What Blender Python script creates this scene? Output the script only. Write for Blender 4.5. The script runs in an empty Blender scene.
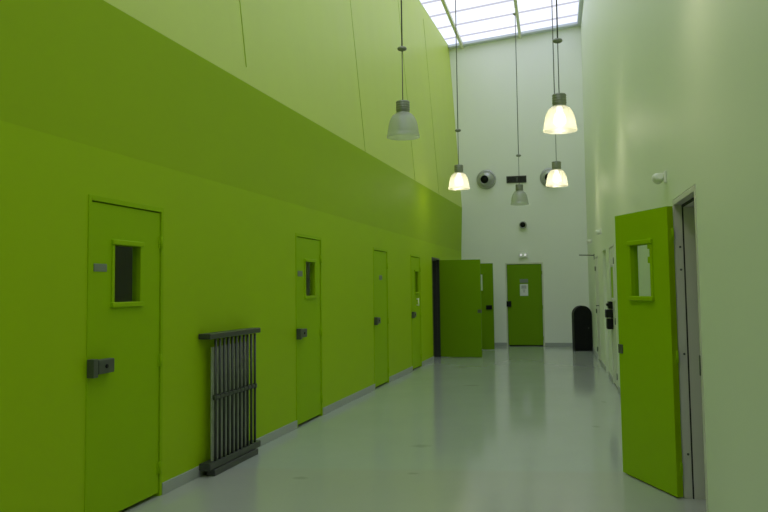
import bpy, bmesh, math, random
from mathutils import Vector, Matrix

random.seed(4)
S = bpy.context.scene
COL = S.collection
PI = math.pi

# ------------------------------------------------------------------ materials
def new_mat(name):
    m = bpy.data.materials.new(name)
    m.use_nodes = True
    nt = m.node_tree
    nt.nodes.clear()
    out = nt.nodes.new('ShaderNodeOutputMaterial')
    return m, nt, out


def paint(name, col, rough=0.4, var=0.05, scale=1.3, metal=0.0, spec=0.5, bump=0.0, coat=0.0):
    m, nt, out = new_mat(name)
    N, L = nt.nodes, nt.links
    b = N.new('ShaderNodeBsdfPrincipled')
    tc = N.new('ShaderNodeTexCoord')
    no = N.new('ShaderNodeTexNoise')
    no.inputs['Scale'].default_value = scale
    no.inputs['Detail'].default_value = 5
    no.inputs['Roughness'].default_value = 0.6
    L.new(tc.outputs['Object'], no.inputs['Vector'])
    mx = N.new('ShaderNodeMix')
    mx.data_type = 'RGBA'
    L.new(no.outputs['Fac'], mx.inputs['Factor'])
    mx.inputs['A'].default_value = tuple(max(0, c * (1 - var)) for c in col) + (1,)
    mx.inputs['B'].default_value = tuple(min(1, c * (1 + var)) for c in col) + (1,)
    L.new(mx.outputs['Result'], b.inputs['Base Color'])
    mr = N.new('ShaderNodeMapRange')
    mr.inputs['To Min'].default_value = max(0.02, rough - 0.05)
    mr.inputs['To Max'].default_value = rough + 0.05
    L.new(no.outputs['Fac'], mr.inputs['Value'])
    L.new(mr.outputs['Result'], b.inputs['Roughness'])
    b.inputs['Metallic'].default_value = metal
    b.inputs['Specular IOR Level'].default_value = spec
    b.inputs['Coat Weight'].default_value = coat
    if bump:
        n2 = N.new('ShaderNodeTexNoise')
        n2.inputs['Scale'].default_value = 45
        n2.inputs['Detail'].default_value = 3
        L.new(tc.outputs['Object'], n2.inputs['Vector'])
        bp = N.new('ShaderNodeBump')
        bp.inputs['Strength'].default_value = bump
        bp.inputs['Distance'].default_value = 0.01
        L.new(n2.outputs['Fac'], bp.inputs['Height'])
        L.new(bp.outputs['Normal'], b.inputs['Normal'])
    L.new(b.outputs['BSDF'], out.inputs['Surface'])
    return m


def emit(name, col, strength):
    m, nt, out = new_mat(name)
    e = nt.nodes.new('ShaderNodeEmission')
    e.inputs['Color'].default_value = tuple(col) + (1,)
    e.inputs['Strength'].default_value = strength
    nt.links.new(e.outputs['Emission'], out.inputs['Surface'])
    return m


def opal_glazing(name, strength):
    """Opal roof light: daylight of a white overcast sky comes through it."""
    m, nt, out = new_mat(name)
    N, L = nt.nodes, nt.links
    tc = N.new('ShaderNodeTexCoord')
    no = N.new('ShaderNodeTexNoise')
    no.inputs['Scale'].default_value = 0.6
    no.inputs['Detail'].default_value = 4
    L.new(tc.outputs['Object'], no.inputs['Vector'])
    cr = N.new('ShaderNodeValToRGB')
    cr.color_ramp.elements[0].position = 0.3
    cr.color_ramp.elements[0].color = (0.66, 0.71, 0.86, 1)
    cr.color_ramp.elements[1].position = 0.7
    cr.color_ramp.elements[1].color = (0.80, 0.83, 0.93, 1)
    L.new(no.outputs['Fac'], cr.inputs['Fac'])
    e = N.new('ShaderNodeEmission')
    e.inputs['Strength'].default_value = strength
    L.new(cr.outputs['Color'], e.inputs['Color'])
    L.new(e.outputs['Emission'], out.inputs['Surface'])
    return m


def glass_pane(name, tint=(0.93, 0.96, 0.93), rough=0.03):
    m, nt, out = new_mat(name)
    N, L = nt.nodes, nt.links
    t = N.new('ShaderNodeBsdfTransparent')
    t.inputs['Color'].default_value = tuple(tint) + (1,)
    g = N.new('ShaderNodeBsdfGlossy')
    g.inputs['Roughness'].default_value = rough
    fr = N.new('ShaderNodeFresnel')
    ge = N.new('ShaderNodeNewGeometry')
    io = N.new('ShaderNodeMapRange')
    io.inputs['To Min'].default_value = 1.5
    io.inputs['To Max'].default_value = 1 / 1.5
    L.new(ge.outputs['Backfacing'], io.inputs['Value'])
    L.new(io.outputs['Result'], fr.inputs['IOR'])
    mx = N.new('ShaderNodeMixShader')
    hf = N.new('ShaderNodeMath'); hf.operation = 'MULTIPLY'
    L.new(fr.outputs['Fac'], hf.inputs[0]); hf.inputs[1].default_value = 0.5
    L.new(hf.outputs['Value'], mx.inputs['Fac'])
    L.new(t.outputs['BSDF'], mx.inputs[1])
    L.new(g.outputs['BSDF'], mx.inputs[2])
    L.new(mx.outputs['Shader'], out.inputs['Surface'])
    return m


def acrylic(name, tint, clear=0.35):
    """Prismatic acrylic of the lamp shades: part clear, part scattering."""
    m, nt, out = new_mat(name)
    N, L = nt.nodes, nt.links
    t = N.new('ShaderNodeBsdfTransparent')
    t.inputs['Color'].default_value = (0.93, 0.95, 0.92, 1)
    tr = N.new('ShaderNodeBsdfTranslucent')
    tr.inputs['Color'].default_value = tuple(tint) + (1,)
    df = N.new('ShaderNodeBsdfDiffuse')
    df.inputs['Color'].default_value = tuple(c * 0.8 for c in tint) + (1,)
    g = N.new('ShaderNodeBsdfGlossy')
    g.inputs['Roughness'].default_value = 0.18
    tc = N.new('ShaderNodeTexCoord')
    wv = N.new('ShaderNodeTexWave')
    wv.wave_type = 'BANDS'
    wv.bands_direction = 'Z'
    wv.inputs['Scale'].default_value = 22
    L.new(tc.outputs['Object'], wv.inputs['Vector'])
    bp = N.new('ShaderNodeBump')
    bp.inputs['Strength'].default_value = 0.25
    bp.inputs['Distance'].default_value = 0.01
    L.new(wv.outputs['Fac'], bp.inputs['Height'])
    for s in (tr, df, g):
        L.new(bp.outputs['Normal'], s.inputs['Normal'])
    m1 = N.new('ShaderNodeMixShader')
    m1.inputs['Fac'].default_value = 0.4
    L.new(tr.outputs['BSDF'], m1.inputs[1])
    L.new(df.outputs['BSDF'], m1.inputs[2])
    m2 = N.new('ShaderNodeMixShader')
    m2.inputs['Fac'].default_value = clear
    L.new(m1.outputs['Shader'], m2.inputs[1])
    L.new(t.outputs['BSDF'], m2.inputs[2])
    m3 = N.new('ShaderNodeMixShader')
    m3.inputs['Fac'].default_value = 0.07
    L.new(m2.outputs['Shader'], m3.inputs[1])
    L.new(g.outputs['BSDF'], m3.inputs[2])
    L.new(m3.outputs['Shader'], out.inputs['Surface'])
    return m


def floor_mat():
    m, nt, out = new_mat('grey_epoxy')
    N, L = nt.nodes, nt.links
    b = N.new('ShaderNodeBsdfPrincipled')
    tc = N.new('ShaderNodeTexCoord')
    no = N.new('ShaderNodeTexNoise')
    no.inputs['Scale'].default_value = 0.9
    no.inputs['Detail'].default_value = 8
    no.inputs['Roughness'].default_value = 0.62
    L.new(tc.outputs['Object'], no.inputs['Vector'])
    base = N.new('ShaderNodeMix')
    base.data_type = 'RGBA'
    L.new(no.outputs['Fac'], base.inputs['Factor'])
    base.inputs['A'].default_value = (0.445, 0.485, 0.45, 1)
    base.inputs['B'].default_value = (0.505, 0.545, 0.51, 1)
    # a slanting boundary: the floor nearest the camera is tinted warmer
    sx = N.new('ShaderNodeSeparateXYZ')
    L.new(tc.outputs['Object'], sx.inputs['Vector'])
    ad = N.new('ShaderNodeMath'); ad.operation = 'MULTIPLY_ADD'
    L.new(sx.outputs['X'], ad.inputs[0]); ad.inputs[1].default_value = 0.10
    L.new(sx.outputs['Y'], ad.inputs[2])
    st = N.new('ShaderNodeMapRange')
    st.inputs['From Min'].default_value = 6.78
    st.inputs['From Max'].default_value = 6.92
    st.inputs['To Min'].default_value = 1
    st.inputs['To Max'].default_value = 0
    L.new(ad.outputs['Value'], st.inputs['Value'])
    warm = N.new('ShaderNodeMix')
    warm.data_type = 'RGBA'
    warm.blend_type = 'MULTIPLY'
    L.new(st.outputs['Result'], warm.inputs['Factor'])
    L.new(base.outputs['Result'], warm.inputs['A'])
    warm.inputs['B'].default_value = (1.0, 0.95, 0.93, 1)
    last = warm.outputs['Result']
    # scuffs: a few worn spots with a shape of their own
    n2 = N.new('ShaderNodeTexNoise')
    n2.inputs['Scale'].default_value = 14
    n2.inputs['Detail'].default_value = 4
    L.new(tc.outputs['Object'], n2.inputs['Vector'])
    for (x, y, rx, ry) in ((-0.683, 6.59, .09, .06), (0.321, 7.85, .13, .10), (0.21, 6.7, .07, .05), (2.2, 8.8, .05, .07),
                           (2.77, 10.64, .04, .09), (1.3, 12.6, .16, .12)):
        su = N.new('ShaderNodeVectorMath'); su.operation = 'SUBTRACT'
        L.new(tc.outputs['Object'], su.inputs[0]); su.inputs[1].default_value = (x, y, 0)
        dv = N.new('ShaderNodeVectorMath'); dv.operation = 'DIVIDE'
        L.new(su.outputs['Vector'], dv.inputs[0]); dv.inputs[1].default_value = (rx, ry, 1)
        ln = N.new('ShaderNodeVectorMath'); ln.operation = 'LENGTH'
        L.new(dv.outputs['Vector'], ln.inputs[0])
        aa = N.new('ShaderNodeMath'); aa.operation = 'ADD'
        L.new(ln.outputs['Value'], aa.inputs[0]); L.new(n2.outputs['Fac'], aa.inputs[1])
        mr = N.new('ShaderNodeMapRange')
        mr.inputs['From Min'].default_value = 0.9; mr.inputs['From Max'].default_value = 1.4
        mr.inputs['To Min'].default_value = 0.30; mr.inputs['To Max'].default_value = 0
        L.new(aa.outputs['Value'], mr.inputs['Value'])
        mm = N.new('ShaderNodeMix'); mm.data_type = 'RGBA'
        L.new(mr.outputs['Result'], mm.inputs['Factor'])
        L.new(last, mm.inputs['A'])
        mm.inputs['B'].default_value = (0.20, 0.20, 0.17, 1)
        last = mm.outputs['Result']
    L.new(last, b.inputs['Base Color'])
    rr = N.new('ShaderNodeMapRange')
    rr.inputs['To Min'].default_value = 0.07
    rr.inputs['To Max'].default_value = 0.16
    L.new(no.outputs['Fac'], rr.inputs['Value'])
    L.new(rr.outputs['Result'], b.inputs['Roughness'])
    b.inputs['Specular IOR Level'].default_value = 0.95
    L.new(b.outputs['BSDF'], out.inputs['Surface'])
    return m


M = dict(
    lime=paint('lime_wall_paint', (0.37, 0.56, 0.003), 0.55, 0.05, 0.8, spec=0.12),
    band=paint('darker_lime_band', (0.345, 0.515, 0.005), 0.55, 0.05, 0.8, spec=0.12),  # slightly darker lime than the wall below it
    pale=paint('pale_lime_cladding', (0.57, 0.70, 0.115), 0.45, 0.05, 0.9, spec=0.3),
    deep=paint('darker_green_door', (0.165, 0.315, 0.002), 0.4, 0.03, 1.0, spec=0.15),  # darker green for the end door and the two far open leaves
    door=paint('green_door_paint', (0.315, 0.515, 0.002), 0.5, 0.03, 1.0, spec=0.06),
    white=paint('white_wall_paint', (0.76, 0.82, 0.66), 0.5, 0.03, 0.9, spec=0.35, bump=0.02),
    back=paint('white_end_wall_paint', (0.88, 0.90, 0.86), 0.5, 0.02, 0.9, spec=0.4),
    white_door=paint('white_door_paint', (0.72, 0.74, 0.64), 0.35, 0.03, 1.0),
    reveal=paint('grey_steel_door_frame', (0.64, 0.63, 0.56), 0.4, 0.04, 2.0),
    base=paint('grey_skirting', (0.40, 0.42, 0.42), 0.4, 0.05, 2.0),
    steel=paint('dark_grey_steel', (0.062, 0.068, 0.06), 0.38, 0.25, 9.0, metal=0.35),
    slat=paint('worn_grey_steel', (0.44, 0.46, 0.38), 0.45, 0.3, 14.0, metal=0.2),
    lock=paint('lock_gunmetal', (0.10, 0.11, 0.095), 0.42, 0.2, 12.0, metal=0.4),
    black=paint('matt_black', (0.006, 0.007, 0.007), 0.5, 0.2, 5.0, spec=0.2),
    gap=paint('black_rubber_gasket', (0.012, 0.013, 0.012), 0.8, 0.1, 5.0),
    alu=paint('grey_aluminium', (0.48, 0.49, 0.48), 0.35, 0.08, 4.0, metal=0.6),
    flash=paint('blue_grey_flashing', (0.62, 0.66, 0.74), 0.5, 0.06, 3.0),
    bar=emit('glowing_glazing_bar', (0.62, 0.63, 0.72), 1.0),  # bars glow by themselves, standing in for daylight passing through
    beam=paint('cream_steel_beam', (0.74, 0.76, 0.58), 0.45, 0.04, 3.0),
    cap=paint('lamp_cap_grey', (0.25, 0.27, 0.22), 0.4, 0.1, 8.0, metal=0.5),
    cord=paint('dark_grey_cord', (0.09, 0.10, 0.08), 0.6, 0.1, 8.0),
    plastic=paint('white_plastic', (0.86, 0.87, 0.83), 0.4, 0.04, 4.0),
    paper=paint('white_paper', (0.78, 0.80, 0.80), 0.7, 0.03, 6.0),
    ink=paint('grey_print', (0.30, 0.31, 0.33), 0.7, 0.1, 30.0),
    plate=paint('grey_name_plate', (0.22, 0.25, 0.22), 0.4, 0.1, 12.0, metal=0.3),
    roof=paint('white_ceiling_board', (0.74, 0.75, 0.72), 0.6, 0.03, 1.0),
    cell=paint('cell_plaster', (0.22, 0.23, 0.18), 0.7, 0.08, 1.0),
    dusk=paint('cell_plaster_shaded', (0.05, 0.055, 0.04), 0.7, 0.08, 1.0),  # shade of the unlit rooms put into the plaster colour
    glass=glass_pane('vision_glass'),
    sky=opal_glazing('opal_roof_glazing', 1.52),
    shade_on=acrylic('acrylic_shade_lit', (0.95, 0.91, 0.78), 0.64),
    shade_off=acrylic('acrylic_shade_unlit', (0.96, 0.97, 0.92), 0.60),
    bulb_on=emit('lit_bulb', (1.0, 0.94, 0.78), 6.5),
    bulb_off=paint('unlit_bulb_glass', (0.62, 0.64, 0.58), 0.3, 0.03, 5.0),
    led=emit('emergency_light_lens', (0.95, 1.0, 0.93), 0.55),
    epoxy=floor_mat(),
)

# ------------------------------------------------------------------ mesh builder
class MB:
    def __init__(self):
        self.bm = bmesh.new()

    def _merge(self, b, smooth=False, mat=None):
        if mat is not None:
            bmesh.ops.transform(b, matrix=mat, verts=b.verts)
        bmesh.ops.recalc_face_normals(b, faces=b.faces)
        me = bpy.data.meshes.new('tmp')
        if smooth:
            for f in b.faces:
                f.smooth = True
        b.to_mesh(me)
        b.free()
        self.bm.from_mesh(me)
        bpy.data.meshes.remove(me)

    def box(self, x0, x1, y0, y1, z0, z1, bevel=0.0, seg=2, mat=None):
        b = bmesh.new()
        bmesh.ops.create_cube(b, size=1.0)
        for v in b.verts:
            v.co = Vector(((x0 + x1) / 2 + v.co.x * (x1 - x0), (y0 + y1) / 2 + v.co.y * (y1 - y0), (z0 + z1) / 2 + v.co.z * (z1 - z0)))
        if bevel:
            bmesh.ops.bevel(b, geom=b.edges[:], offset=bevel, segments=seg, affect='EDGES', profile=0.5)
        self._merge(b, False, mat)
        return self

    def rod(self, p0, p1, r, seg=12, r1=None):
        p0, p1 = Vector(p0), Vector(p1)
        d = p1 - p0
        b = bmesh.new()
        bmesh.ops.create_cone(b, cap_ends=True, cap_tris=False, segments=seg, radius1=r, radius2=r if r1 is None else r1, depth=d.length)
        q = Vector((0, 0, 1)).rotation_difference(d.normalized()).to_matrix().to_4x4()
        for f in b.faces:
            f.smooth = len(f.verts) == 4
        bmesh.ops.transform(b, matrix=Matrix.Translation((p0 + p1) / 2) @ q, verts=b.verts)
        bmesh.ops.recalc_face_normals(b, faces=b.faces)
        me = bpy.data.meshes.new('tmp')
        b.to_mesh(me); b.free()
        self.bm.from_mesh(me)
        bpy.data.meshes.remove(me)
        return self

    def lathe(self, prof, seg=40, mat=None):
        """prof: closed or open list of (r, z) turned about Z."""
        b = bmesh.new()
        rings = []
        for (r, z) in prof:
            if r < 1e-6:
                rings.append([b.verts.new((0, 0, z))])
            else:
                rings.append([b.verts.new((r * math.cos(2 * PI * k / seg), r * math.sin(2 * PI * k / seg), z)) for k in range(seg)])
        for a, c in zip(rings, rings[1:]):
            for k in range(seg):
                k2 = (k + 1) % seg
                if len(a) == 1 and len(c) == 1:
                    continue
                if len(a) == 1:
                    b.faces.new((a[0], c[k], c[k2]))
                elif len(c) == 1:
                    b.faces.new((a[k], a[k2], c[0]))
                else:
                    b.faces.new((a[k], a[k2], c[k2], c[k]))
        self._merge(b, True, mat)
        return self

    def prism(self, pts, y0, y1, bevel=0.0):
        """Outline of (x, z) points pushed from y0 to y1."""
        b = bmesh.new()
        f = b.faces.new([b.verts.new((x, y0, z)) for x, z in pts])
        r = bmesh.ops.extrude_face_region(b, geom=[f])
        for v in r['geom']:
            if isinstance(v, bmesh.types.BMVert):
                v.co.y = y1
        if bevel:
            es = [e for e in b.edges if abs(e.verts[0].co.y - e.verts[1].co.y) < 1e-6]
            bmesh.ops.bevel(b, geom=es, offset=bevel, segments=2, affect='EDGES', profile=0.5)
        self._merge(b)
        return self

    def slab(self, quad, thick):
        """A four-cornered sheet given a thickness along its normal."""
        q = [Vector(p) for p in quad]
        n = (q[1] - q[0]).cross(q[3] - q[0]).normalized() * thick
        b = bmesh.new()
        lo = [b.verts.new(p) for p in q]
        hi = [b.verts.new(p + n) for p in q]
        b.faces.new(lo[::-1]); b.faces.new(hi)
        for k in range(4):
            k2 = (k + 1) % 4
            b.faces.new((lo[k], lo[k2], hi[k2], hi[k]))
        self._merge(b)
        return self

    def build(self, name, mat, parent=None, loc=(0, 0, 0), rz=0.0):
        me = bpy.data.meshes.new(name)
        self.bm.to_mesh(me)
        self.bm.free()
        me.materials.append(mat)
        o = bpy.data.objects.new(name, me)
        COL.objects.link(o)
        o.location = loc
        o.rotation_euler = (0, 0, rz)
        if parent is not None:
            o.parent = parent
        return o


def tag(o, label, cat, group=None, kind=None):
    o['label'] = label
    o['category'] = cat
    if group: o['group'] = group
    if kind: o['kind'] = kind
    return o


def empty(name, loc, rz, label, cat, group=None, kind=None):
    o = bpy.data.objects.new(name, None)
    o.empty_display_size = 0.1
    COL.objects.link(o)
    o.location = loc
    o.rotation_euler = (0, 0, rz)
    return tag(o, label, cat, group, kind)


def holed(mb, x0, x1, y0, y1, z0, z1, hole):
    if hole is None:
        mb.box(x0, x1, y0, y1, z0, z1, 0.003)
    else:
        a, b, c, d = hole
        mb.box(x0, a, y0, y1, z0, z1)
        mb.box(b, x1, y0, y1, z0, z1)
        mb.box(a, b, y0, y1, z0, c)
        mb.box(a, b, y0, y1, d, z1)
    return mb

# ------------------------------------------------------------------ the three wall frames
# local x runs along the wall, local y goes into the wall, z is up
KL, BL = 0.2401, -3.105        # left wall:  X = KL*Y + BL
KR, BR = 0.2038, 0.873         # right wall: X = KR*Y + BR
RZL = math.atan2(1, KL)
RZR = math.atan2(-1, -KR)
RZB = math.atan2(-0.24, 1)
CL = 1 / math.hypot(1, KL)
CR = 1 / math.hypot(1, KR)
CORNER = Vector((1.979, 21.175, 0))
YN = -5.5                      # where the corridor ends behind the camera


def on_left(Y, z=0.0):  return (KL * Y + BL, Y, z)
def on_right(Y, z=0.0): return (KR * Y + BR, Y, z)
def on_back(X, z=0.0):  return (X, 21.65 - 0.24 * X, z)
def sl(Y): return Y / CL       # distance along the left wall
def sr(Y): return -Y / CR      # local x on the right wall


def wall_mesh(x0, x1, z1, thick, openings):
    mb = MB()
    xs = x0
    for (a, b, h) in sorted(openings):
        mb.box(xs, a, 0, thick, 0, z1)
        mb.box(a, b, 0, thick, h, z1)
        xs = b
    mb.box(xs, x1, 0, thick, 0, z1)
    return mb

# door places: (near Y, far Y)
LD = [(5.175, 6.106), (8.93, 9.81), (12.235, 13.13), (14.90, 15.765), (17.0, 17.90), (19.05, 19.95)]
RD_NEAR = (4.941, 5.863)
RD_A, RD_C, RD_D = (15.82, 16.92), (13.50, 14.38), (11.66, 12.66)
HF = 2.09                      # frame height

# ------------------------------------------------------------------ shell
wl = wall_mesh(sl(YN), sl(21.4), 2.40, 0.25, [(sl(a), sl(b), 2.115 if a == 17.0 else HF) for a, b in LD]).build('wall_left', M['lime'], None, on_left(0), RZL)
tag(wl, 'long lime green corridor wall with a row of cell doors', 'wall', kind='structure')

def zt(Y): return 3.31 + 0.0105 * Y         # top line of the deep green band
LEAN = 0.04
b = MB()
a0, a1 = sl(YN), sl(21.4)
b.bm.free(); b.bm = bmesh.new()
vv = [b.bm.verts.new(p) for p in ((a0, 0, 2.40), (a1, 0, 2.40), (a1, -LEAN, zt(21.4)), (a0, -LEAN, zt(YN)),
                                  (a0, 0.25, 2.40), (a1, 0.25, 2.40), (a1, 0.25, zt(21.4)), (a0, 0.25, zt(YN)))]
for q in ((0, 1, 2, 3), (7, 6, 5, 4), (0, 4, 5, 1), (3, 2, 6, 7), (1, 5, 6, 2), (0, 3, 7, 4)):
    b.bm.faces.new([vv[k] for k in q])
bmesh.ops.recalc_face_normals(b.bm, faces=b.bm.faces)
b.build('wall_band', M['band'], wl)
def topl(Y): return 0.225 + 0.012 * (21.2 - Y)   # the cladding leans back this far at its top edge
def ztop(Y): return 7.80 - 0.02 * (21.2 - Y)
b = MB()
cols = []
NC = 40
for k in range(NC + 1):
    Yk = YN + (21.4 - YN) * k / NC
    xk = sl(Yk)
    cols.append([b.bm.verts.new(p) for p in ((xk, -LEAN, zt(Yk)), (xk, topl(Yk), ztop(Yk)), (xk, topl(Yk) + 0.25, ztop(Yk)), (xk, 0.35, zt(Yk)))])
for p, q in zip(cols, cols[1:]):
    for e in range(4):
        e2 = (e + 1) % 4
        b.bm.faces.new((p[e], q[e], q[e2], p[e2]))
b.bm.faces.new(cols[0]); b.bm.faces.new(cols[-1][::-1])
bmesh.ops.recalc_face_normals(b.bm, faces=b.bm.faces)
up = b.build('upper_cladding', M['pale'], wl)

def seam(Y, z0, z1, w=0.010):
    f = lambda z: -LEAN + (topl(Y) + LEAN) * (z - zt(Y)) / (ztop(Y) - zt(Y))
    x = sl(Y)
    MB().slab(((x, f(z0) - .0015, z0), (x + w, f(z0) - .0015, z0), (x + w, f(z1) - .0015, z1), (x, f(z1) - .0015, z1)), 0.004).build('joint', M['band'], up)
for Y, z0, z1 in ((7.56, 3.55, 7.4), (11.7, zt(11.7), 7.4), (15.2, zt(15.2), 7.4), (17.75, zt(17.75), 7.4)):
    seam(Y, z0, z1, 0.008 if Y < 8 else 0.007)

wr = wall_mesh(sr(20.8), sr(YN), 8.45, 0.25,
               [(sr(b_), sr(a_), HF - .01) for a_, b_ in (RD_NEAR, RD_A, RD_C, RD_D)]).build('wall_right', M['white'], None, on_right(0), RZR)
tag(wr, 'tall white corridor wall with pale doors opposite the green wall', 'wall', kind='structure')

XB = lambda X: (X - CORNER.x) * math.hypot(1, 0.24)
wb = wall_mesh(-0.6, 3.7, 8.6, 0.25, [(XB(3.056), XB(3.976), HF)]).build('wall_back', M['back'], None, CORNER, RZB)
tag(wb, 'white end wall closing the corridor behind the pendant lamps', 'wall', kind='structure')

wf = MB().box(-5.5, 1.2, YN - 0.2, YN, 0, 8.8).build('wall_front', M['lime'])
tag(wf, 'green wall closing the corridor behind the viewer', 'wall', kind='structure')

fl = MB().slab(((-8.5, YN - .3, 0), (8.5, YN - .3, 0), (9.5, 24, 0), (-3.5, 24, 0)), -0.2).build('floor', M['epoxy'])
tag(fl, 'glossy pale grey resin floor of the corridor', 'floor', kind='structure')

# roof light: planes spanned between the left wall top and the right wall
def across(Y):
    L_ = Vector((KL * Y + BL - topl(Y) + 0.01, Y, ztop(Y) - 0.03))
    X = (BR + KR * (Y + 0.24 * L_.x)) / (1 + KR * 0.24)
    R_ = Vector((X, Y - 0.24 * (X - L_.x), 0))
    R_.z = 7.77 + 0.0985 * (R_.xy - L_.xy).length
    return L_, R_
SKY0, SKY1 = -3.8, 21.12
win = empty('window_1', across(11)[0], 0, 'long sloping opal skylight over the corridor', 'skylight', kind='structure')
inv = Matrix.Translation(-Vector(across(11)[0]))
rows = [20.46 - 0.93 * k for k in range(0, 26)]
edges = [SKY1] + rows + [SKY0]
def strip(y0, y1, t0=0.0, t1=1.0, dz=0.0):
    la, ra = across(y0); lb, rb = across(y1)
    o = Vector((0, 0, dz))
    return [inv @ (p + o) for p in (la.lerp(ra, t0), la.lerp(ra, t1), lb.lerp(rb, t1), lb.lerp(rb, t0))]
for y1, y0 in zip(edges, edges[1:]):
    MB().slab(strip(y0, y1), 0.02).build('pane', M['sky'], win)
for y in rows:
    MB().slab(strip(y - 0.035, y + 0.035, dz=-0.02), 0.035).build('glazing_bar', M['bar'], win)
fr = MB()
fr.slab(strip(SKY1 - 0.10, SKY1 + 0.22, dz=-0.06), 0.14)
fr.slab(strip(SKY0 - 0.22, SKY0 + 0.10, dz=-0.06), 0.14)
fr.slab(strip(SKY0, SKY1, 0.975, 1.0, dz=-0.06), 0.14)
fr.build('window_frame', M['flash'], win)
ce = MB().slab([p - inv.translation for p in strip(YN - .4, SKY0 - 0.05, dz=-0.02)], 0.2)
ce = ce.build('ceiling', M['roof'])
tag(ce, 'white ceiling board before the skylight begins', 'ceiling', kind='structure')
for x0, k, z, yb, lab in ((2.084, .2146, 7.70, 21.15, 'cream steel beam under the skylight nearer the green wall'),
                          (3.54, .2035, 7.84, 20.80, 'cream steel beam under the middle of the skylight')):
    yr = 21.026 if x0 < 3 else 20.702
    p0 = Vector((x0 + k * (yb - yr), yb, 0)); p1 = Vector((x0 + k * (-3.6 - yr), -3.6, 0))
    d = p1 - p0
    bm_ = MB().box(0, d.length, -0.035, 0.035, 0, 0.11, 0.006)
    o = bm_.build('ceiling_beam', M['beam'], None, (p0.x, p0.y, z), math.atan2(d.y, d.x))
    tag(o, lab, 'beam', kind='structure')

# skirting
def skirt(name, loc, rz, spans, label):
    mb = MB()
    for a, b_ in spans:
        mb.box(a, b_, -0.012, 0.0, 0, 0.085, 0.003)
    o = mb.build(name, M['base'], None, loc, rz)
    return tag(o, label, 'skirting board', kind='structure')
sp, x = [], sl(YN)
for a, b_ in LD:
    sp.append((x, sl(a))); x = sl(b_)
sp.append((x, sl(21.15)))
skirt('baseboard_left', on_left(0), RZL, sp, 'grey skirting along the foot of the lime green wall')
sp, x = [], sr(20.43)
for a, b_ in (RD_A, RD_C, RD_D, RD_NEAR):
    sp.append((x, sr(b_))); x = sr(a)
sp.append((x, sr(YN)))
skirt('baseboard_right', on_right(0), RZR, sp, 'grey skirting along the foot of the white wall')
skirt('baseboard_back', CORNER, RZB, [(0.01, XB(3.056)), (XB(3.976), 3.1)], 'grey skirting along the foot of the end wall')

# cells behind the doors (seen through open doorways and door windows)
def cell(name, loc, rz, x0, x1, label, mat, depth=2.6, h=2.5):
    mb = MB()
    y0 = 0.25
    mb.box(x0 - .1, x0, y0, y0 + depth, 0, h)
    mb.box(x1, x1 + .1, y0, y0 + depth, 0, h)
    mb.box(x0 - .1, x1 + .1, y0 + depth, y0 + depth + .1, 0, h)
    mb.box(x0 - .1, x1 + .1, y0, y0 + depth + .1, h, h + .1)
    o = mb.build(name, mat, None, loc, rz)
    return tag(o, label, 'wall', kind='structure')
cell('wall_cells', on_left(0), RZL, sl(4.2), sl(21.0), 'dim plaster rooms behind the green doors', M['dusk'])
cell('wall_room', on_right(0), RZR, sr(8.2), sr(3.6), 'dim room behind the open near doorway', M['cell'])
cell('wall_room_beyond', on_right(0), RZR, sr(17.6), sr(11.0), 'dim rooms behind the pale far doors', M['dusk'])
cell('wall_passage', CORNER, RZB, -0.2, 3.2, 'dim passage behind the end door', M['dusk'], 0.9)

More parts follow.
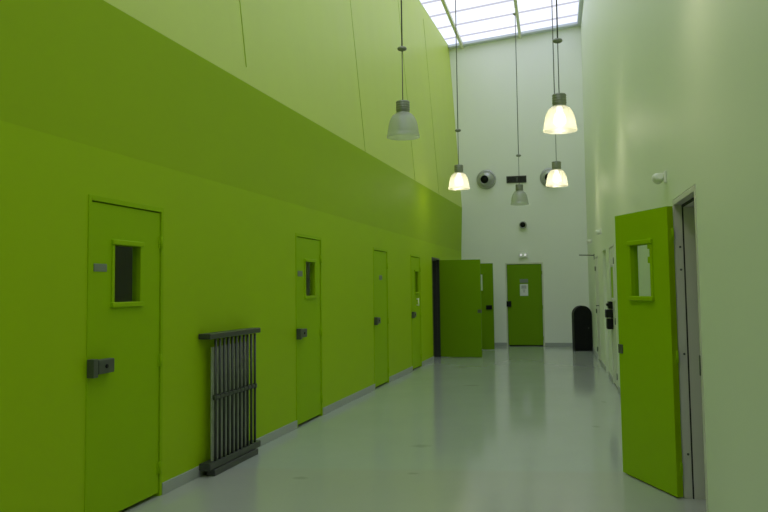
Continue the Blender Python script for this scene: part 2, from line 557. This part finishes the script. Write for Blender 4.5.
# ------------------------------------------------------------------ doors
def make_door(n, label, loc, rz, W, H=HF, lock_at='x0', win_off=None, hinge=None, angle=0.0, frame_mat='door', leaf_mat='door',
              plate=None, kind_lock='box', recess=0.0, depth=0.14, leaf_t=0.045, win_z=(1.375, 1.815), win_w=0.375, front=0.004, pivot_y=0.0,
              leaf_w=None, white_pull=False, lock_inside=False, pane='glass', hinges=(0.20, 0.97, 1.83)):
    """A steel cell door set in the wall at loc; local x along the wall, y into it.  Hinge sits opposite the lock."""
    root = empty('door_%d' % n, loc, rz, label, 'door', kind='structure')
    fw = 0.034
    f = MB()
    f.box(0, fw, -0.006 + recess, depth, 0, H, 0.002)
    f.box(W - fw, W, -0.006 + recess, depth, 0, H, 0.002)
    f.box(fw, W - fw, -0.006 + recess, depth, H - fw, H, 0.002)
    # rebate the leaf shuts against
    f.box(fw, fw + .018, 0.058 + recess, depth, 0, H - fw)
    f.box(W - fw - .018, W - fw, 0.058 + recess, depth, 0, H - fw)
    f.box(fw, W - fw, 0.058 + recess, depth, H - fw - .018, H - fw)
    f.build('door_frame', M[frame_mat], root)
    g = 0.008
    w = (W - 2 * fw - 2 * g) if leaf_w is None else leaf_w
    hs = 1 if lock_at == 'x0' else -1        # hinge on the x1 side when the lock is on x0
    hx = (W - fw - g) if hs == 1 else (fw + g)
    z0, z1 = (0.026 if angle == 0 else 0.010), H - fw - g
    # leaf coordinates: hinge axis at 0, leaf reaches to -hs*w
    lo, hi = (-w, 0.0) if hs == 1 else (0.0, w)
    hole = None
    if win_off is not None:
        a = -hs * win_off
        b_ = -hs * (win_off + win_w)
        a, b_ = min(a, b_), max(a, b_)
        hole = (a + 0.03, b_ - 0.03, win_z[0] + 0.03, win_z[1] - 0.03)
    leaf = holed(MB(), lo, hi, 0, leaf_t, z0, z1, hole).build('door_leaf', M[leaf_mat], root, (hx, front + recess + pivot_y, 0), angle)
    if hole:
        for fy0, fy1 in ((-0.016, 0.012), (leaf_t - 0.012, leaf_t + 0.016)):
            t = MB()
            t.box(hole[0] - .03, hole[0], fy0 + .005, fy1 - .005, win_z[0], win_z[1], 0.004)
            t.box(hole[1], hole[1] + .03, fy0 + .005, fy1 - .005, win_z[0], win_z[1], 0.004)
            t.box(hole[0] - .036, hole[1] + .036, fy0 - .006, fy1 + .006, win_z[0] - .006, hole[2], 0.007)
            t.box(hole[0] - .036, hole[1] + .036, fy0 - .006, fy1 + .006, hole[3], win_z[1] + .006, 0.007)
            t.build('window_frame', M[leaf_mat], leaf)
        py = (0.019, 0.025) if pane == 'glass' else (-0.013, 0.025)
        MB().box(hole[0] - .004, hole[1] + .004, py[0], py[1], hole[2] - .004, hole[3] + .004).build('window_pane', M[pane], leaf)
    free = -hs * w
    if kind_lock == 'box':
        k = MB()
        xa, xb = sorted((free + hs * 0.035, free + hs * 0.215))
        k.box(xa, xb, -0.045, 0, 0.955, 1.045, 0.006)
        xa, xb = sorted((free + hs * 0.014, free + hs * 0.05))
        k.box(xa, xb, -0.030, 0, 0.965, 1.035, 0.004)
        lk = k.build('lock_box', M['lock'], leaf)
        if lock_inside:
            q = MB()
            xa, xb = sorted((free + hs * 0.03, free + hs * 0.17))
            q.box(xa, xb, leaf_t, leaf_t + 0.05, 0.955, 1.055, 0.006)
            q.build('lock_case', M['black'], leaf)
        xm = free + hs * 0.12
        MB().rod((xm, -0.052, 1.0), (xm, -0.04, 1.0), 0.013).build('keyhole', M['black'], lk)
        c = MB()
        xa, xb = sorted((free - hs * 0.045, free + hs * 0.006))
        c.box(xa, xb, -0.050, 0.0, 0.94, 1.055, 0.004)
        c.build('lock_keeper', M['lock'], root, (hx, recess - 0.006, 0))
    elif kind_lock == 'edge':
        k = MB()
        xa, xb = sorted((free - hs * 0.004, free + hs * 0.07))
        k.box(xa, xb, -0.006, leaf_t + 0.006, 0.94, 1.01, 0.003)
        k.build('lock_plate', M['lock'], leaf)
    elif kind_lock == 'lever':
        k = MB()
        xa = free + hs * 0.06
        k.box(xa - .02, xa + .02, -0.008, 0, 0.96, 1.13, 0.003)
        k.rod((xa, 0, 1.10), (xa, -0.055, 1.10), 0.009)
        k.rod((xa, -0.05, 1.10), (xa + hs * 0.12, -0.05, 1.10), 0.009)
        k.build('lever_handle', M['lock'], leaf)
    elif kind_lock == 'bolt':
        k = MB()
        xa, xb = sorted((free + hs * 0.02, free + hs * 0.30))
        k.box(xa, xb, -0.085, 0, 0.83, 0.985, 0.008)
        k.box(xa - .01, xb + .02, -0.10, 0, 1.0, 1.12, 0.008)
        k.box(xa, xb - .02, -0.06, 0, 1.13, 1.24, 0.008)
        k.rod((xa - .06, -0.06, 1.19), (xb, -0.06, 1.19), 0.022)
        k.build('bolt_lock', M['black'], leaf)
    for z in hinges:
        h_ = MB()
        h_.rod((hs * .003, -0.012, z - .045), (hs * .003, -0.012, z + .045), 0.010, 10)
        h_.box(-0.022, 0.022, -0.006, 0.0, z - .042, z + .042, 0.001)
        h_.build('hinge', M['lock' if leaf_mat == 'white_door' else leaf_mat], root, (hx, front + recess + pivot_y, 0))
    if plate:
        xa, xb = sorted((free + hs * plate[0], free + hs * plate[1]))
        MB().box(xa, xb, -0.006, 0, plate[2], plate[3], 0.002).build('name_plate', M['plate'], leaf)
    if white_pull:
        xm = free + hs * 0.46
        pl = MB()
        pl.rod((xm, -0.04, 1.15), (xm, -0.04, 1.29), 0.011)
        pl.rod((xm, 0, 1.165), (xm, -0.04, 1.165), 0.009)
        pl.rod((xm, 0, 1.275), (xm, -0.04, 1.275), 0.009)
        o = pl.build('pull_handle', M['plastic'], leaf)
        o['label'] = 'white pull handle'
    return root

wd = lambda p: sl(p[1]) - sl(p[0])
make_door(1, 'nearest closed green cell door with small dark window, left of the barred grille', on_left(LD[0][0]), RZL, wd(LD[0]),
          win_off=0.255, win_w=0.385, plate=(0.03, 0.175, 1.605, 1.655))
make_door(2, 'closed green cell door with a window, first one beyond the barred grille', on_left(LD[1][0]), RZL, wd(LD[1]),
          win_off=0.19, plate=(0.03, 0.18, 1.62, 1.68))
make_door(3, 'closed green cell door without a window, between two windowed doors', on_left(LD[2][0]), RZL, wd(LD[2]),
          plate=(0.33, 0.50, 1.61, 1.68))
make_door(4, 'closed green cell door with a window and white pull handle', on_left(LD[3][0]), RZL, wd(LD[3]),
          win_off=0.13, white_pull=True)
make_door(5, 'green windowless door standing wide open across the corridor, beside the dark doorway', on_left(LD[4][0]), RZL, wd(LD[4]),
          kind_lock='edge', angle=math.radians(84), leaf_w=0.895, pivot_y=-0.02, frame_mat='steel', leaf_mat='deep', H=2.115)  # dark frame colour stands in for the shade inside the doorway
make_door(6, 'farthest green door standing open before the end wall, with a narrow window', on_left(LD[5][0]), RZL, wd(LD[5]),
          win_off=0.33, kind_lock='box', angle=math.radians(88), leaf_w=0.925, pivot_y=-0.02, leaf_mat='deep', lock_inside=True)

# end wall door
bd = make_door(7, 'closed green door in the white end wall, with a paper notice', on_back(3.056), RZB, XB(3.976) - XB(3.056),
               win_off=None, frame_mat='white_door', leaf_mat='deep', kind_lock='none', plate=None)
bx = lambda X: XB(X) - XB(3.056)
leaf7 = [c for c in bd.children if c.name.startswith('door_leaf')][0]
lx = leaf7.location.x
o = MB().box(bx(3.075) - lx, bx(3.185) - lx, -0.05, 0, 0.985, 1.125, 0.008).build('lock_box', M['black'], leaf7)
o['label'] = 'black lock box'
nt_ = MB().box(bx(3.405) - lx, bx(3.60) - lx, -0.005, 0, 1.255, 1.55).build('notice', M['paper'], leaf7)
nt_['label'] = 'white paper notice with grey print'
MB().box(bx(3.405) - lx, bx(3.605) - lx, -0.006, 0, 1.585, 1.675, 0.002).build('name_plate', M['plate'], leaf7)
pr = MB()
for k, (wa, z) in enumerate(((.12, 1.505), (.13, 1.485), (.12, 1.465), (.13, 1.445), (.07, 1.40), (.03, 1.372), (.03, 1.350))):
    xm = (bx(3.405) + bx(3.60)) / 2 - lx
    pr.box(xm - wa / 2, xm + wa / 2, -0.0065, -0.004, z - .006, z + .006)
pr.build('print', M['ink'], leaf7)

# near open door on the white wall
Wn = -sr(RD_NEAR[1]) + sr(RD_NEAR[0])
d8 = make_door(8, 'big green door swung open against the white wall, with a see-through window', on_right(RD_NEAR[1]), RZR, Wn, H=2.072,
               lock_at='x1', win_off=0.225, win_w=0.36, kind_lock='edge', angle=math.radians(-158.2), frame_mat='reveal', depth=0.25,
               leaf_w=0.815, pivot_y=-0.016, win_z=(1.362, 1.808))
leaf8 = [c for c in d8.children if c.name.startswith('door_leaf')][0]
# dark gaskets, bolts in the frame and the strike on the near jamb
gk = MB()
gk.box(0.034, 0.052, 0.050, 0.058, 0, 2.03)
gk.box(Wn - 0.052, Wn - 0.034, 0.050, 0.058, 0, 2.03)
gk.box(0.034, Wn - 0.034, 0.050, 0.058, 2.02, 2.038)
gk.build('gasket', M['gap'], d8)
for z in (0.30, 0.99, 1.58, 1.74):
    MB().rod((0.034, 0.030, z), (0.040, 0.030, z), 0.008, 10).build('frame_bolt', M['lock'], d8)
MB().box(Wn - 0.05, Wn - 0.026, -0.012, 0.05, 0.93, 1.05, 0.003).build('strike_plate', M['lock'], d8)
for z in (1.66, 1.765):
    MB().box(0.254, 0.292, 0.028, 0.052, z - .024, z + .024, 0.004).build('window_clip', M['door'], leaf8)

# pale doors farther along the white wall
for n, lab, p, kw in ((9, 'pale closed door farthest along the white wall, with black lever handle', RD_A,
                       dict(lock_at='x1', kind_lock='lever')),
                      (10, 'pale door set back in its dark opening, on the white wall', RD_C,
                       dict(lock_at='x1', kind_lock='lever', recess=0.07)),
                      (11, 'pale door with black bolt lock and window coloured as a green reflection, partly behind the big open door', RD_D,
                       dict(lock_at='x0', kind_lock='bolt', win_off=0.22, win_w=0.46, win_z=(1.27, 1.78), pane='door'))):  # pane colour imitates the green wall reflected in glass
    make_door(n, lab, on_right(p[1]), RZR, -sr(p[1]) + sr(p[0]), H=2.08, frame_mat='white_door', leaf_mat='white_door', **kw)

# ------------------------------------------------------------------ barred grille standing by the green wall
gr = empty('bar_grille', on_left(6.66), RZL, 'old dark steel barred grille standing on the floor against the green wall', 'grille')
LG = 1.06
MB().box(0, LG, -0.112, -0.006, 1.084, 1.128, 0.006).build('top_rail', M['steel'], gr)
MB().box(0, LG, -0.112, -0.014, 0.050, 0.105, 0.008).build('bottom_rail', M['steel'], gr)
MB().box(0.05, LG - 0.10, -0.128, -0.055, 0.0, 0.050, 0.006).build('foot_rail', M['steel'], gr)
for k in range(11):
    x = 0.135 + 0.0825 * k
    MB().rod((x, -0.094, 0.10), (x, -0.094, 1.08), 0.0115, 12).build('bar', M['steel'], gr)
for k in range(9):
    x = 0.150 + 0.0825 * k
    MB().box(x - 0.026, x + 0.026, -0.070, -0.056, 0.10, 1.015, 0.002).build('slat', M['slat'], gr)
for z in (0.28, 0.45, 0.80, 0.96):
    MB().rod((0.16, -0.046, z), (0.82, -0.046, z), 0.008, 8).build('rung', M['steel'], gr)
MB().box(0.105, LG - 0.07, -0.106, -0.080, 0.596, 0.624, 0.004).build('cross_bar', M['steel'], gr)
for k in range(11):
    x = 0.135 + 0.0825 * k
    MB().box(x - 0.016, x + 0.016, -0.110, -0.076, 0.588, 0.632, 0.005).build('clamp', M['steel'], gr)

# ------------------------------------------------------------------ arched black bin by the white wall
ar = empty('litter_bin', (4.533, 19.0, 0), RZB * 0.2, 'black arched-top litter bin in the far corner by the white wall', 'bin')
r_ = 0.205
def arch(r, zb, zt_):
    return [(-r, zb)] + [(-r * math.cos(PI * k / 28), zt_ - r + r * math.sin(PI * k / 28)) for k in range(29)] + [(r, zb)]
MB().prism(arch(r_, 0.0, 1.03), 0.0, 0.30, 0.008).build('bin_body', M['black'], ar)
MB().prism(arch(r_ - 0.035, 0.06, 0.995), -0.008, 0.004, 0.003).build('bin_door', M['black'], ar)
MB().rod((0.12, -0.02, 0.52), (0.12, -0.006, 0.52), 0.014, 12).build('bin_latch', M['lock'], ar)

# ------------------------------------------------------------------ pendant lamps
def roof_z(x, y):
    # underside of the glazing above a point
    n = across(10)[1] - across(10)[0]
    L_, R_ = across(y + 0.24 * 1.5)
    t = (x - L_.x) / (R_.x - L_.x)
    return L_.lerp(R_, t).z - 0.035

def shade_profile(r0=0.206, h=0.335, t=0.006):
    outer = [(0.086, h), (0.106, h - .010), (0.131, h - .030), (0.152, h - .060), (0.170, h - .100), (0.184, h - .150), (0.194, h - .205),
             (0.199, h - .243), (0.202, h - .270), (0.207, h - .276), (0.210, h - .306), (0.210, h - .311)]
    inner = [(r - t, z) for r, z in reversed(outer)]
    return outer + inner + [outer[0]]

def make_lamp(x, y, lit, label, group, z=3.355):
    r = empty('pendant_lamp', (x, y, z), 0, label, 'pendant lamp', group)
    top = roof_z(x, y) - z
    MB().lathe(shade_profile(), 48).build('lamp_shade', M['shade_on' if lit else 'shade_off'], r)
    c = MB()
    c.lathe([(0, 0.500), (0.03, 0.500), (0.034, 0.492), (0.078, 0.490), (0.084, 0.484), (0.084, 0.345), (0.078, 0.338), (0, 0.338)], 36)
    for k in range(4):
        zz = 0.372 + 0.03 * k
        c.lathe([(0.083, zz), (0.088, zz + .003), (0.088, zz + .014), (0.083, zz + .017)], 36)
    c.build('lamp_cap', M['cap'], r)
    MB().lathe([(0, 0.352), (0.079, 0.352), (0.083, 0.340), (0.083, 0.326), (0.078, 0.322), (0, 0.322)], 36).build('shade_collar', M['alu'], r)
    bl = MB().lathe([(0, 0.322), (0.03, 0.318), (0.034, 0.27), (0.062, 0.22), (0.072, 0.175), (0.064, 0.13), (0.04, 0.102), (0, 0.093)], 28)
    bl.build('bulb', M['bulb_on' if lit else 'bulb_off'], r)
    MB().rod((0, 0, 0.49), (0, 0, 1.165), 0.006, 8).build('cord', M['cord'], r)
    MB().rod((0, 0, 1.165), (0, 0, top), 0.009, 8).build('stem', M['cord'], r)
    a = MB().lathe([(0, 1.198), (0.03, 1.196), (0.052, 1.188), (0.060, 1.172), (0.058, 1.158), (0.04, 1.146), (0, 1.143)], 28)
    a.build('height_adjuster', M['cap'], r)
    MB().lathe([(0, top), (0.055, top), (0.05, top - .03), (0.018, top - .05), (0, top - .05)], 24).build('ceiling_rose', M['cap'], r)
    if lit:
        l = bpy.data.lights.new('lamp_light', 'POINT')
        l.energy = LAMP_W
        l.color = (1.0, 0.90, 0.70)
        l.shadow_soft_size = 0.07
        o = bpy.data.objects.new('lamp_light', l)
        COL.objects.link(o)
        o.parent = r
        o.location = (0, 0, 0.045)
    return r
LAMP_W = 6.0
GRP = 'pendant lamps hanging below the skylight'
make_lamp(0.259, 10.337, False, 'unlit clear pendant lamp hanging close to the green wall', GRP)
make_lamp(2.205, 10.144, True, 'largest lit pendant lamp, hanging above another lit one near the white wall', GRP, 3.375)
make_lamp(1.460, 15.853, True, 'lit pendant lamp hanging alone in front of the green wall corner', GRP)
make_lamp(3.295, 15.571, True, 'smaller lit pendant lamp covering a round vent, below the largest lit one', GRP)
make_lamp(3.149, 19.013, False, 'smallest unlit pendant lamp hanging just below the dark wall vent', GRP)
make_lamp(1.10, 4.70, True, 'lit pendant lamp nearest the viewer, high beside the near doorway', GRP)

# ------------------------------------------------------------------ fittings of the end wall
def fitting(name, X, z, label, cat, group=None):
    p = on_back(X, z)
    return empty(name, p, RZB, label, cat, group)
OUT = Matrix.Rotation(PI / 2, 4, 'X')              # lathe axis Z -> local -Y, out of the wall
for X, z, lab in ((2.640, 4.235, 'round grey air vent on the end wall, between lit lamp and dark vent'),
                  (4.200, 4.215, 'round grey air vent half hidden behind a lit pendant lamp')):
    f = fitting('round_vent', X, z, lab, 'air vent', 'round vents on the end wall')
    MB().lathe([(0, 0), (0.250, 0), (0.252, 0.02), (0.240, 0.038), (0.215, 0.045), (0.205, 0.040), (0.205, 0.01), (0, 0.01)], 48, OUT).build('flange', M['alu'], f)
    tilt = Matrix.Rotation(math.radians(-8), 4, 'Z') @ Matrix.Rotation(math.radians(7), 4, 'X') @ OUT
    tilt = Matrix.Translation((0, -0.035, 0)) @ tilt
    prof = [(0.205, 0.0)] + [(0.205 * math.cos(a), 0.205 * math.sin(a) * 0.9) for a in [math.radians(6 * k) for k in range(1, 10)]] + \
           [(0.116, 0.185), (0.108, 0.190), (0.103, 0.185), (0.100, 0.05), (0, 0.05)]
    MB().lathe(prof, 48, tilt).build('nozzle_dome', M['alu'], f)
    MB().lathe([(0, 0.172), (0.102, 0.172), (0.098, 0.06), (0, 0.055)], 36, tilt).build('nozzle_mouth', M['black'], f)

f = fitting('wall_vent', 3.385, 4.205, 'dark slotted vent grille high on the end wall, above the smallest lamp', 'vent')
W2, H2 = 0.25, 0.088
fm = MB()
fm.box(-W2, W2, -0.03, 0, H2 - .018, H2, .003); fm.box(-W2, W2, -0.03, 0, -H2, -H2 + .018, .003)
fm.box(-W2, -W2 + .018, -0.03, 0, -H2, H2, .003); fm.box(W2 - .018, W2, -0.03, 0, -H2, H2, .003)
fm.build('vent_frame', M['steel'], f)
MB().box(-W2 + .01, W2 - .01, -0.004, 0, -H2 + .01, H2 - .01).build('vent_backing', M['black'], f)
for k in range(5):
    zz = -0.056 + 0.028 * k
    MB().box(-W2 + .016, W2 - .016, -0.024, -0.006, zz - .005, zz + .005).build('vent_slat', M['steel'], f)
MB().box(-0.006, 0.03, -0.028, -0.006, -0.06, 0.06, 0.003).build('vent_damper', M['lock'], f)

f = fitting('pipe_stub', 3.517, 3.04, 'short open black pipe stub above the emergency light', 'pipe')
MB().lathe([(0.070, 0.0), (0.095, 0.0), (0.095, 0.012), (0.082, 0.014), (0.082, 0.10), (0.070, 0.10), (0.066, 0.02), (0, 0.02)], 32, OUT).build('pipe', M['alu'], f)
MB().lathe([(0, 0.085), (0.070, 0.085), (0.069, 0.03), (0, 0.03)], 32, OUT).build('pipe_mouth', M['black'], f)

f = fitting('emergency_light', 3.505, 2.305, 'white emergency light box with two bright lenses above the end door', 'emergency light')
MB().box(-0.115, 0.115, -0.07, 0, -0.090, 0.030, 0.008).build('housing', M['plastic'], f)
MB().box(-0.100, 0.100, -0.05, 0, 0.030, 0.095, 0.006).build('top_plate', M['plastic'], f)
for s in (-1, 1):
    MB().lathe([(0, 0.082), (0.024, 0.078), (0.030, 0.070), (0.030, 0.06), (0, 0.06)], 24,
               Matrix.Translation((s * 0.052, 0, -0.02)) @ OUT).build('lens', M['led'], f)

# ------------------------------------------------------------------ fittings of the white wall
def wall_spot(Y, z, lab, s=1.0):
    r = empty('wall_spotlight', on_right(Y, z), RZR, lab, 'spotlight', 'spotlights on the white wall')
    MB().box(-0.05 * s, 0.05 * s, -0.03 * s, 0, -0.085 * s, 0.085 * s, 0.008).build('back_plate', M['plastic'], r)
    MB().box(-0.012 * s, 0.012 * s, -0.11 * s, -0.02 * s, 0.035 * s, 0.06 * s, 0.004).build('arm', M['plastic'], r)
    h = MB()
    d = Vector((-0.90, -0.25, -0.30)).normalized()
    c = Vector((0.0, -0.105, -0.005)) * s
    h.rod(c - d * 0.06 * s, c + d * 0.02 * s, 0.045 * s, 24, 0.078 * s)
    h.rod(c + d * 0.02 * s, c + d * 0.05 * s, 0.080 * s, 24)
    h.build('lamp_head', M['plastic'], r)
    MB().rod(c + d * 0.048 * s, c + d * 0.053 * s, 0.068 * s, 24).build('lens', M['alu'], r)
    return r
wall_spot(6.17, 2.285, 'white wall spotlight just above the big open green door', 0.54)
wall_spot(14.5, 2.43, 'small white wall spotlight above the pale recessed door', 0.6)
wall_spot(18.0, 2.46, 'small white wall spotlight in the corner by the end wall', 0.6)

ab = empty('wall_bracket', on_right(17.2, 2.115), RZR, 'thin dark rod bracket sticking out of the white wall above the bin', 'bracket')
MB().box(-0.05, 0.05, -0.012, 0, -0.09, 0.03, 0.003).build('bracket_plate', M['lock'], ab)
MB().rod((0, -0.005, 0), (0.0, -0.31, 0.012), 0.011, 10).build('bracket_arm', M['steel'], ab)

# ------------------------------------------------------------------ world, camera, view
w = bpy.data.worlds.new('overcast')
S.world = w
w.use_nodes = True
w.node_tree.nodes['Background'].inputs['Color'].default_value = (0.8, 0.87, 1.0, 1)
w.node_tree.nodes['Background'].inputs['Strength'].default_value = 0.02

cam = bpy.data.cameras.new('camera')
co = bpy.data.objects.new('camera', cam)
COL.objects.link(co)
F = 825.0
cam.sensor_fit = 'HORIZONTAL'
cam.sensor_width = 36
cam.lens = F / 768 * 36
cam.shift_y = -26.2 / 768
cam.clip_start = 0.05
upc = Vector((-144, 11500, -F)).normalized()
fwd = Vector((0, 0, -1))
yc = (fwd - upc * fwd.dot(upc)).normalized()
xc = yc.cross(upc)
R = Matrix((xc, yc, upc))                     # rows: world axes seen from the camera
co.matrix_world = Matrix.Translation((0, 0, 1.47)) @ R.to_4x4()
S.camera = co

S.view_settings.view_transform = 'Standard'
S.view_settings.look = 'None'
S.view_settings.gamma = 1.0
S.view_settings.use_curve_mapping = False
S.view_settings.exposure = 0.0
S.cycles.max_bounces = 14
S.cycles.diffuse_bounces = 8
S.cycles.glossy_bounces = 5
S.cycles.transparent_max_bounces = 12
S.cycles.sample_clamp_indirect = 4.0
S.cycles.caustics_reflective = False
S.cycles.caustics_refractive = False
